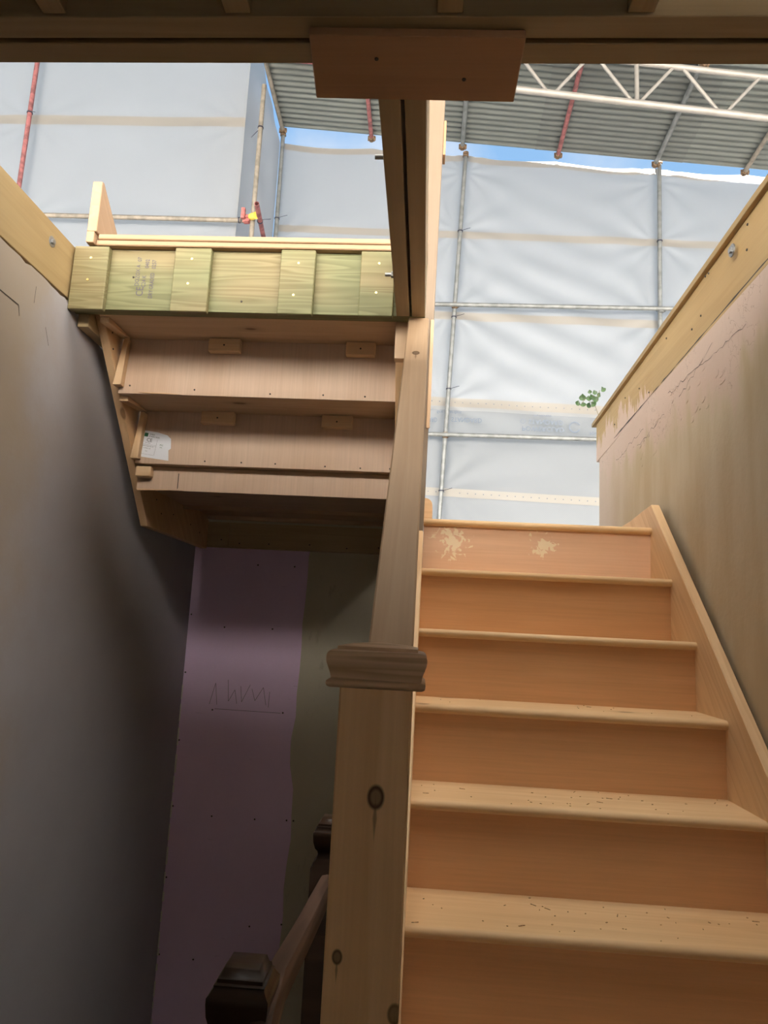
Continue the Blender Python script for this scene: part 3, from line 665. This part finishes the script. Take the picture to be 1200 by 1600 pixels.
# ------------------------------------------------------------------ old dark balustrade round the stairwell
ob = empty('old_balustrade', (-.2, 1.45, FLOOR), 'old dark varnished landing rail between two capped newels', 'balustrade')
def old_newel(cx, cy_, zt, k=1.0):
    prof = [(.046, FLOOR-.25), (.046, zt-.115), (.040, zt-.110), (.040, zt-.104), (.034, zt-.098), (.030, zt-.085), (.0315, zt-.078), (.038, zt-.070), (.0425, zt-.055), (.0440, zt-.040),
            (.0440, zt-.032), (.041, zt-.029), (.036, zt-.021), (.0365, zt-.0185), (.033, zt-.0165), (.0325, zt-.012), (.029, zt-.010), (.0255, zt-.001), (.024, zt)]
    n = square_lathe('newel', cx, cy_, [(a*k, b) for a, b in prof], 'old', ob)
    return n
old_newel(-.2235, 1.055, -.461, .94)
old_newel(-.212, 1.93, -.487, .95)
def rail_sec(c, w_=.030, h=.05):
    pr_ = [(-w_*.8, -h), (-w_*.8, -h*.75), (-w_, -h*.6), (-w_, -.012), (-w_*.7, -.003), (0, 0), (w_*.7, -.003), (w_, -.012), (w_, -h*.6), (w_*.8, -h*.75), (w_*.8, -h)]
    return [V(c) + V((a, 0, b)) for a, b in pr_]
SECS = [rail_sec(c, .019, .05) for c in ((-.211, 1.882, -.612), (-.206, 1.50, -.565), (-.196, 1.15, -.505), (-.190, 1.04, -.505), (-.187, .93, -.545), (-.186, .80, -.61))]
n = len(SECS[0]); vs = sum(SECS, []); m_ = len(SECS)
shade(mk('handrail', vs, [tuple(range(n)), tuple(range(m_*n-1, (m_-1)*n-1, -1))] + [(k*n+i, k*n+(i+1) % n, (k+1)*n+(i+1) % n, (k+1)*n+i) for k in range(m_-1) for i in range(n)], 'worn', ob, V((0, 1, -.1)), (1, 0, 0)), 40)
box('bottom_rail', -.222, -.192, 1.10, 1.88, FLOOR+.02, FLOOR+.10, 'old', ob, grain=(0, 1, 0))
struct(box('trim_1', -.26, -.12, .2, 1.98, FLOOR-.25, FLOOR+.019, 'old', grain=(0, 1, 0)))

# ------------------------------------------------------------------ shavings on the treads
vs, fs = [], []
for i in range(90):
    k = random.choice((-1, -1, -1, 0, 0, 1)); x = random.uniform(.0, .86); y = Y0 + k*G + random.uniform(.02, .225); z = Z0 + k*RI + .0003
    l = random.choice((.0015, .002, .002, .003, .008)); a = random.random()*3.14; wdt = random.uniform(.0006, .0014)
    gb = box_geo((x, y, z+.0006), (l, wdt, .0006), Matrix.Rotation(a, 3, 'Z')); kk = len(vs); vs += gb[0]; fs += [tuple(q+kk for q in f) for f in gb[1]]
o = tag(mk('wood_shavings', vs, fs, 'chips'), 'specks and shavings of wood scattered on the lower pine treads', 'shavings'); o['kind'] = 'stuff'

# ------------------------------------------------------------------ scaffold sheeting
YS = 7.58
def topz(x):
    base = 5.635 - .064*(x + 1.87)
    px = [-1.89, -.83, .27, 1.31, 2.46, 3.45, 4.6]
    for a, b in zip(px, px[1:]):
        if a <= x <= b:
            u = (x-a)/(b-a); return base - .03*4*u*(1-u) + .01
    return base
random.seed(3)
TIES = [(.2, 4.55), (2.46, 4.45), (.17, 3.55), (2.46, 3.55), (.15, 2.5), (2.44, 2.45), (.13, 1.5), (-1.88, 4.4), (2.46, 5.2), (.27, 5.3)]
def wrinkle(x, z, ties, seed=0.0):
    d = .006*math.sin(1.3*x + 2.1*z + seed) + .003*math.sin(3.7*x - 2.2*z + 1.0 + seed)
    for i, (tx, tz) in enumerate(ties):
        dx, dz = x-tx, z-tz; r = math.hypot(dx, dz) + 1e-4; a = math.atan2(dz, dx)
        d += .0095*math.sin(a*11 + i*1.7 + 1.5*r) * min(1, r/.25) * math.exp(-r/.75)
    # long diagonal drag folds
    q = (x*.52 + z)*1.0
    d += .011*math.sin(q*17 + .8*math.sin(2*x)) * math.exp(-((x-1.2)**2/1.1 + (z-3.6)**2/1.6))
    return d
def sheet_grid(name, P, nu, nv, mat, parent):
    """P(u,v) -> world point"""
    vs = [P(i/nu, j/nv) for j in range(nv+1) for i in range(nu+1)]
    fs = [(j*(nu+1)+i, j*(nu+1)+i+1, (j+1)*(nu+1)+i+1, (j+1)*(nu+1)+i) for j in range(nv) for i in range(nu)]
    return mk(name, vs, fs, mat, parent, (1, 0, 0), (0, 0, 1) if parent is None else None, origin=(0, 0, 0), smooth=True)
bs = empty('rear_sheeting', (1.2, YS, -1.5), 'wide white scaffold sheet with cream bands behind the stair opening', 'sheeting')
def PB(x, z, off=0.0): return V((x, YS + wrinkle(x, z, TIES) - off, z))
sheet_grid('sheet', lambda u, v: PB(-1.93 + 6.4*u, 2.45 - .13*u + (topz(-1.93+6.4*u) - 2.45 + .13*u)*v), 230, 150, 'sheet', bs)
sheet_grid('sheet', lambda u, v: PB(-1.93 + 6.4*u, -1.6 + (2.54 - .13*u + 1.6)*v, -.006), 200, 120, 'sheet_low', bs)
def band(za, zb_, h, x0, x1, parent, name='reinforced_band', dots=True):
    o = sheet_grid(name, lambda u, v: PB(x0+(x1-x0)*u, za + (zb_-za)*u + h*(v-.5), .004), 120, 3, 'band', parent)
    return o
band(4.55, 4.40, .085, -1.92, 4.4, bs); band(3.56, 3.42, .09, -1.92, 4.4, bs)
b3 = band(2.545, 2.40, .10, -1.92, 4.4, bs); b4 = band(1.53, 1.38, .09, -1.92, 4.4, bs)
for b_, za, s in ((b3, 2.545, -.145/6.32), (b4, 1.53, -.15/6.32)):
    for i in range(26):
        x = .0 + i*.085
        z = za + s*(x+1.92)
        p_ = PB(x, z, .0055); screw(b_, p_, (0, -1, 0), .006, 'print', 'eyelet', .0008)
# hem along the top edge
sheet_grid('hem', lambda u, v: PB(-1.92+6.38*u, topz(-1.92+6.38*u) - .075*(1-v), .006), 160, 2, 'band', bs)
# print on the outside of the sheet, seen upside down through it
def sh_text(b, s, x, z, sx=1.0): text('sheet_print', b, s, PB(x, z, .02), (1, 0, -.03), (0, 0, -1), 'print', bs, sx=sx)
sh_text('STANDARD', .075, 1.06, 2.325, .95); sh_text('POWERCLAD', .075, .99, 2.245, 1.0); sh_text('fire retardant', .035, 1.12, 2.385)
sh_text('STANDARD', .075, .22, 2.32, .85); sh_text('fire retardant', .05, .06, 2.39); sh_text('STANDARD', .075, -.17, 2.31, .6)
sh_text('POWERCLAD', .05, 1.72, 2.21, .8); sh_text('STANDARD', .04, 1.74, 2.28)
for (cx, cz, r, gap) in ((1.56, 2.255, .062, .9), (1.00, 2.300, .026, 0)):
    vs, fs = [], []; nn = 28
    for i in range(nn+1):
        a = gap/2 + (2*math.pi-gap)*i/nn
        for rr in (r, r*.82): vs.append(PB(cx, cz, .02) + V((rr*math.cos(a), 0, rr*math.sin(a))))
    fs = [(2*i, 2*i+2, 2*i+3, 2*i+1) for i in range(nn)]
    mk('sheet_print', vs, fs, 'print', bs)

ss = empty('side_sheeting', (-5, 6.66, 2), 'large white scaffold sheet with one faint band on the left', 'sheeting')
TL = [(-4.4, 5.2), (-2.1, 4.0), (-4.4, 4.03), (-2.1, 5.2), (-1.9, 3.3)]
def PL(x, z, off=0.0): return V((x, 6.66 + .8*wrinkle(x*.8, z, [(a*.8, b) for a, b in TL], 2.0) - off, z))
sheet_grid('sheet', lambda u, v: PL(-9 + 6.91*u, 2.0 + 5.6*v), 200, 150, 'sheet', ss)
sheet_grid('reinforced_band', lambda u, v: PL(-9+6.91*u, 5.25 - .05*u + .11*(v-.5), .004), 120, 3, 'band', ss)
rs_ = empty('return_sheeting', (-2.0, 7.1, 2), 'narrow return of white sheeting between left pole and roof edge', 'sheeting')
def PR(u, z):
    x = -2.115 + .180*u; y = 6.672 + .90*u
    k = 4*u*(1-u); return V((x + k*(.014*math.sin(5*z+7*u) + .010*math.sin(13*z-9*u)), y, z))
sheet_grid('sheet', lambda u, v: PR(u, 2.0 + (6.4 - .75*u - 2.0)*v), 30, 90, 'sheet', rs_)

# ------------------------------------------------------------------ scaffold tubes
TR = .0242
def ring(c, axis, r, h, n=14):
    ax = V(axis).normalized(); return tube_geo(V(c)-ax*h/2, V(c)+ax*h/2, r, n, .008)
def coupler(parent, c, axA, axB, mat='clamp'):
    axA = V(axA).normalized(); axB = V(axB).normalized(); nB = axA.cross(axB).normalized()
    g = merge(ring(c, axA, TR+.009, .055), ring(V(c)+nB*.0*TR, axB, TR+.008, .05), rod_geo(V(c)+axB*.035-nB*.03, V(c)+axB*.035+nB*.035, .008, 6), rod_geo(V(c)-axB*.035-nB*.03, V(c)-axB*.035+nB*.03, .008, 6),
              box_geo(V(c)+axB*.037, (.012, .012, .02)))
    return shade(mk('coupler', *g, mat, parent, axA, axB), 40)
def tie(parent, c, axis, tail=(.08, 0, .02)):
    g = merge(ring(c, axis, TR+.006, .012, 12), rod_geo(V(c)+V((TR, -TR, 0)), V(c)+V((TR, -TR, 0))+V(tail), .003, 5))
    return mk('cable_tie', *g, 'tie', parent, axis, V(axis).orthogonal())
def pole(name, p, q, mat, label, group=None):
    e = empty(name, p, label, 'scaffold tube', group); tube('tube', p, q, TR, mat, e); return e
def lerp(p, q, z): t_ = (z-p[2])/(q[2]-p[2]); return V(p)+(V(q)-V(p))*t_
P1 = ((.085, 7.50, -.1), (.276, 7.50, 5.47)); P2 = ((2.435, 7.50, -.1), (2.476, 7.50, 5.41)); P3 = ((-1.865, 7.50, 2.0), (-1.887, 7.50, 5.72))
e1 = pole('scaffold_pole', *P1, 'galv', 'upright grey scaffold pole just right of the tall pale post', 'uprights at the rear sheet')
e2 = pole('scaffold_pole', *P2, 'galv', 'upright grey scaffold pole nearest the right wall plate', 'uprights at the rear sheet')
e3 = pole('scaffold_pole', *P3, 'galv', 'upright grey scaffold pole at the roof corner on the left', 'uprights at the rear sheet')
up_ = (0, 0, 1); ax_ = (1, 0, 0)
for z in (4.5, 2.62, 3.46, 1.48): tie(e1, lerp(*P1, z), up_, (.09, .0, .03))
for z in (4.42,): tie(e2, lerp(*P2, z), up_, (-.02, 0, -.01))
tie(e3, lerp(*P3, 4.62), up_, (.10, 0, .03))
H1 = ((-1.86, 7.448, 3.575), (4.3, 7.448, 3.60)); H2 = ((-1.86, 7.448, 2.083), (4.3, 7.448, 2.10))
h1 = pole('scaffold_ledger', *H1, 'galv', 'upper horizontal grey scaffold tube across the rear sheet', 'ledgers at the rear sheet')
h2 = pole('scaffold_ledger', *H2, 'galv', 'lower horizontal grey scaffold tube across the rear sheet', 'ledgers at the rear sheet')
for z, e in ((3.585, e1), (2.09, e1)): coupler(e, lerp(*P1, z)+V((0, -.026, 0)), up_, ax_)
for z, e in ((3.59, e2), (2.095, e2)): coupler(e, lerp(*P2, z)+V((0, -.026, 0)), up_, ax_, 'galv')
for e, P_ in ((e1, P1), (e2, P2), (e3, P3)): coupler(e, V(P_[1])+V((0, -.005, -.01)), up_, (0, 1, 0))
# left group
rp_ = pole('scaffold_pole', (-4.405, 6.56, 2.2), (-4.393, 6.56, 7.4), 'redtube', 'faded red upright scaffold pole against the left sheet')
tie(rp_, (-4.398, 6.56, 5.22), up_, (.05, 0, -.01))
L1 = ((-1.873, 6.50, 2.2), (-1.877, 6.50, 5.51))
l1 = pole('scaffold_pole', *L1, 'rust', 'grey brown upright pole with open top left of the roof')
tie(l1, lerp(*L1, 5.02), up_, (-.13, .08, -.07))
lh = pole('scaffold_ledger', (-6.5, 6.552, 4.06), (-1.94, 6.552, 4.01), 'rust', 'horizontal grey tube behind the pine string end on the left')
tie(lh, (-2.03, 6.552, 4.013), ax_, (0, 0, -.05))
c_ = coupler(l1, (-1.915, 6.50, 4.0), up_, (0, 1, 0), 'clampred')
g = merge(ring((-1.945, 6.52, 4.005), ax_, .047, .05), rod_geo((-1.96, 6.47, 3.95), (-1.89, 6.42, 3.94), .012, 8), box_geo((-1.965, 6.46, 4.03), (.018, .02, .055)))
shade(mk('coupler', *g, 'clampred', l1, ax_), 40)
rod('end_cap', (-1.885, 6.47, 4.0), (-1.815, 6.40, 3.975), .034, 'yellow', l1, 12)
st_ = pole('scaffold_putlog', (-1.764, 6.20, 3.974), (-1.90, 7.42, 3.974), 'redtube', 'short red tube end pointing at the camera beside yellow cap')
tie(st_, (-1.80, 6.5, 3.974), (0, 1, 0), (.09, 0, .01))

# ------------------------------------------------------------------ temporary corrugated roof
def zraf(x, y): return 5.35 - .09*(x - 2.38) + .065*(7.4 - y)
YR0 = 2.6
raf = ((-1.887, 'rust', 'grey roof tube along the left edge of the corrugated roof'), (-.83, 'redtube', 'red roof tube under the corrugated roof left of the trimmer'), (.232, 'galv', 'grey roof tube above the pole right of the tall post'),
       (1.325, 'redtube', 'red roof tube crossing behind the white ladder beam'), (2.42, 'galv', 'grey roof tube meeting the pole nearest the right wall'), (3.40, 'rust', 'brownish roof tube at the far right of the corrugated roof'))
for x, m_, lab in raf:
    p = (x, 7.49, zraf(x, 7.49)); q = (x, YR0, zraf(x, YR0))
    e = pole('roof_tube', p, q, m_, lab, 'tubes carrying the corrugated roof')
    coupler(e, V(p)+V((.0, -.03, 0)), (0, 1, 0), ax_)
rt = pole('roof_purlin', (-1.84, 6.40, zraf(-1.84, 6.40)-.052), (.4, 6.40, zraf(.4, 6.40)-.052), 'redtube', 'red cross tube under the corrugated roof beside the reddish board')
rf = empty('corrugated_roof', (1, 5, 5.6), 'grey corrugated metal temporary roof on scaffold tubes', 'roof')
PITCHW = .076
def panel(x0, x1, y0, y1, dz):
    n = int((y1-y0)/PITCHW*6); vs = []; th = .0016
    for s in (0, 1):
        for i in range(n+1):
            y = y0 + (y1-y0)*i/n; hh = .0115*math.sin(2*math.pi*y/PITCHW)
            for x in (x0, x1): vs.append((x, y, zraf(x, y) + TR + .013 + dz + hh + s*th))
    k = 2*(n+1); fs = []
    for i in range(n):
        a = 2*i; fs += [(a, a+1, a+3, a+2), (k+a, k+a+2, k+a+3, k+a+1), (a, a+2, k+a+2, k+a), (a+1, k+a+1, k+a+3, a+3)]
    fs += [(0, k, k+1, 1), (2*n, 2*n+1, k+2*n+1, k+2*n)]
    return shade(mk('roof_panel', vs, fs, 'roof', rf, (1, 0, 0), (0, 1, 0)), 60)
xs = [-1.90, -.42, 1.06, 2.62, 3.9, 5.2]
for j, (y0, y1) in enumerate(((5.30, 7.45), (YR0, 5.42))):
    for i, (a, b) in enumerate(zip(xs, xs[1:])):
        panel(a, b+.09, y0, y1, .004*(i % 2) + .009*j)

# unseen roofing above the frame, added to diffuse, cut off and block sunlight
struct(mk('roof_light_diffuser', [(-1.95, -.9, 6.3), (9, -.9, 6.3), (9, 2.75, 6.3), (-1.95, 2.75, 6.3)], [(0, 1, 2, 3)], 'roof_diffuser'))  # added translucent sheet, sunlit from above to brighten the treads
struct(prism('roof_light_cutoff', [(-3.5, 4.55), (-.9, 6.3), (-.9, 6.42), (-3.5, 4.67)], -9.0, 9.0, 'deck', bevel=0))  # added opaque slope, cuts high front light so the lower back wall darkens
struct(box('roof_sunblock', -9.0, -1.951, -.95, 6.69, 6.95, 7.0, 'roof', bevel=0))  # added slab, keeps direct sun off the left sheet
struct(box('roof_sunblock_cheek', -9.0, -1.951, -1.0, -.951, 6.2, 7.0, 'deck', bevel=0))  # added with the slab, blocks sun at its front end
fsf = empty('front_light_diffuser', (0, -3.3, -4.3), 'unseen white sheet added behind the photographer to glow with sunlight', 'sheeting')  # added out of view, passes sunlight into the stairwell
sheet_grid('sheet', lambda u, v: V((-9 + 18*u, -3.32 + .02*math.sin(30*u)*math.sin(9*v), -4.3 + 8.94*v)), 40, 40, 'sheet_diffuser', fsf)

lb = empty('ladder_beam', (1.7, 6.05, 5.0), 'white lattice ladder beam hanging under the corrugated roof', 'beam')
YT = 6.05
def zlo(x): return 5.096 - .125*(x-.70)
def zup(x): return 5.32 - .131*(x-2.33)
tube('chord', (-.2, YT, zlo(-.2)), (4.6, YT, zlo(4.6)), .032, 'alu', lb); tube('chord', (-.2, YT, zup(-.2)), (4.6, YT, zup(4.6)), .028, 'alu', lb)
for k in range(-2, 4):
    x = 1.79 + .787*k
    for s in (-1, 1):
        xa, xb = x + s*.045, x + s*.34
        if xb > 4.5: continue
        tube('brace', (xa, YT, zlo(xa)+.025), (xb, YT, zup(xb)-.02), .0165, 'alu', lb, 10, .003)
    if k % 3 == 0: tube('brace', (x+.01, YT, zlo(x)+.025), (x+.01, YT, zup(x)-.02), .021, 'alu', lb, 10, .003)
coupler(lb, (2.42, YT, (zup(2.42)+zraf(2.42, YT))/2), (0, 1, 0), ax_)

# ------------------------------------------------------------------ ivy sprig over the right wall plate
random.seed(11)
iv = empty('ivy_sprig', (1.03, 4.08, 1.30), 'small green leafy sprig poking out behind the right wall plate', 'plant')
def uvp(px, py): return V(((px-923)*.0035/1.0*1.0 + .915, 4.06, 1.405 - (py-612)*.00355))
stem_pts = [(.965, 4.06, 1.27), (.93, 4.06, 1.36), (.90, 4.05, 1.42)]
for a, b in (((1.0, 4.09, 1.24), (.955, 4.07, 1.35)), ((.955, 4.07, 1.35), (.90, 4.06, 1.385)), ((.90, 4.06, 1.385), (.875, 4.05, 1.355)), ((.955, 4.07, 1.35), (.985, 4.08, 1.445)), ((.94, 4.07, 1.36), (.945, 4.07, 1.41))):
    rod('stem', a, b, .0016, 'stem', iv, 5)
def leaf(c, r, yaw, tilt, roll):
    out_ = [(0, -.9), (.55, -.75), (1.0, -.25), (.8, .25), (.45, .55), (0, 1.0), (-.45, .55), (-.8, .25), (-1.0, -.25), (-.55, -.75)]
    R = Matrix.Rotation(yaw, 3, 'Z') @ Matrix.Rotation(tilt, 3, 'X') @ Matrix.Rotation(roll, 3, 'Y')
    vs = [V(c) + R @ V((a*r, -.12*r*abs(a), b*r)) for a, b in out_] + [V(c) + R @ V((0, .1*r, 0))]
    vs += [v + R @ V((0, .0012, 0)) for v in vs]
    n = len(out_); fs = [(i, (i+1) % n, n) for i in range(n)] + [(n+1+(i+1) % n, n+1+i, 2*n+1) for i in range(n)] + [(i, n+1+i, n+1+(i+1) % n, (i+1) % n) for i in range(n)]
    mk('leaf', vs, fs, 'leaf', iv, (1, 0, 0))
for (x, z, r) in ((.880, 1.392, .022), (.917, 1.388, .019), (.938, 1.398, .022), (.952, 1.378, .022), (.921, 1.352, .019), (.941, 1.350, .019), (.883, 1.345, .018), (.853, 1.356, .018), (.952, 1.425, .016), (.980, 1.418, .016), (.999, 1.440, .016), (.925, 1.432, .013), (1.0, 1.462, .008)):
    leaf((x, 4.06+random.uniform(-.02, .02), z), r, random.uniform(-.6, .6), random.uniform(-.4, .4), random.uniform(-.9, .9))

bpy.context.view_layer.update()
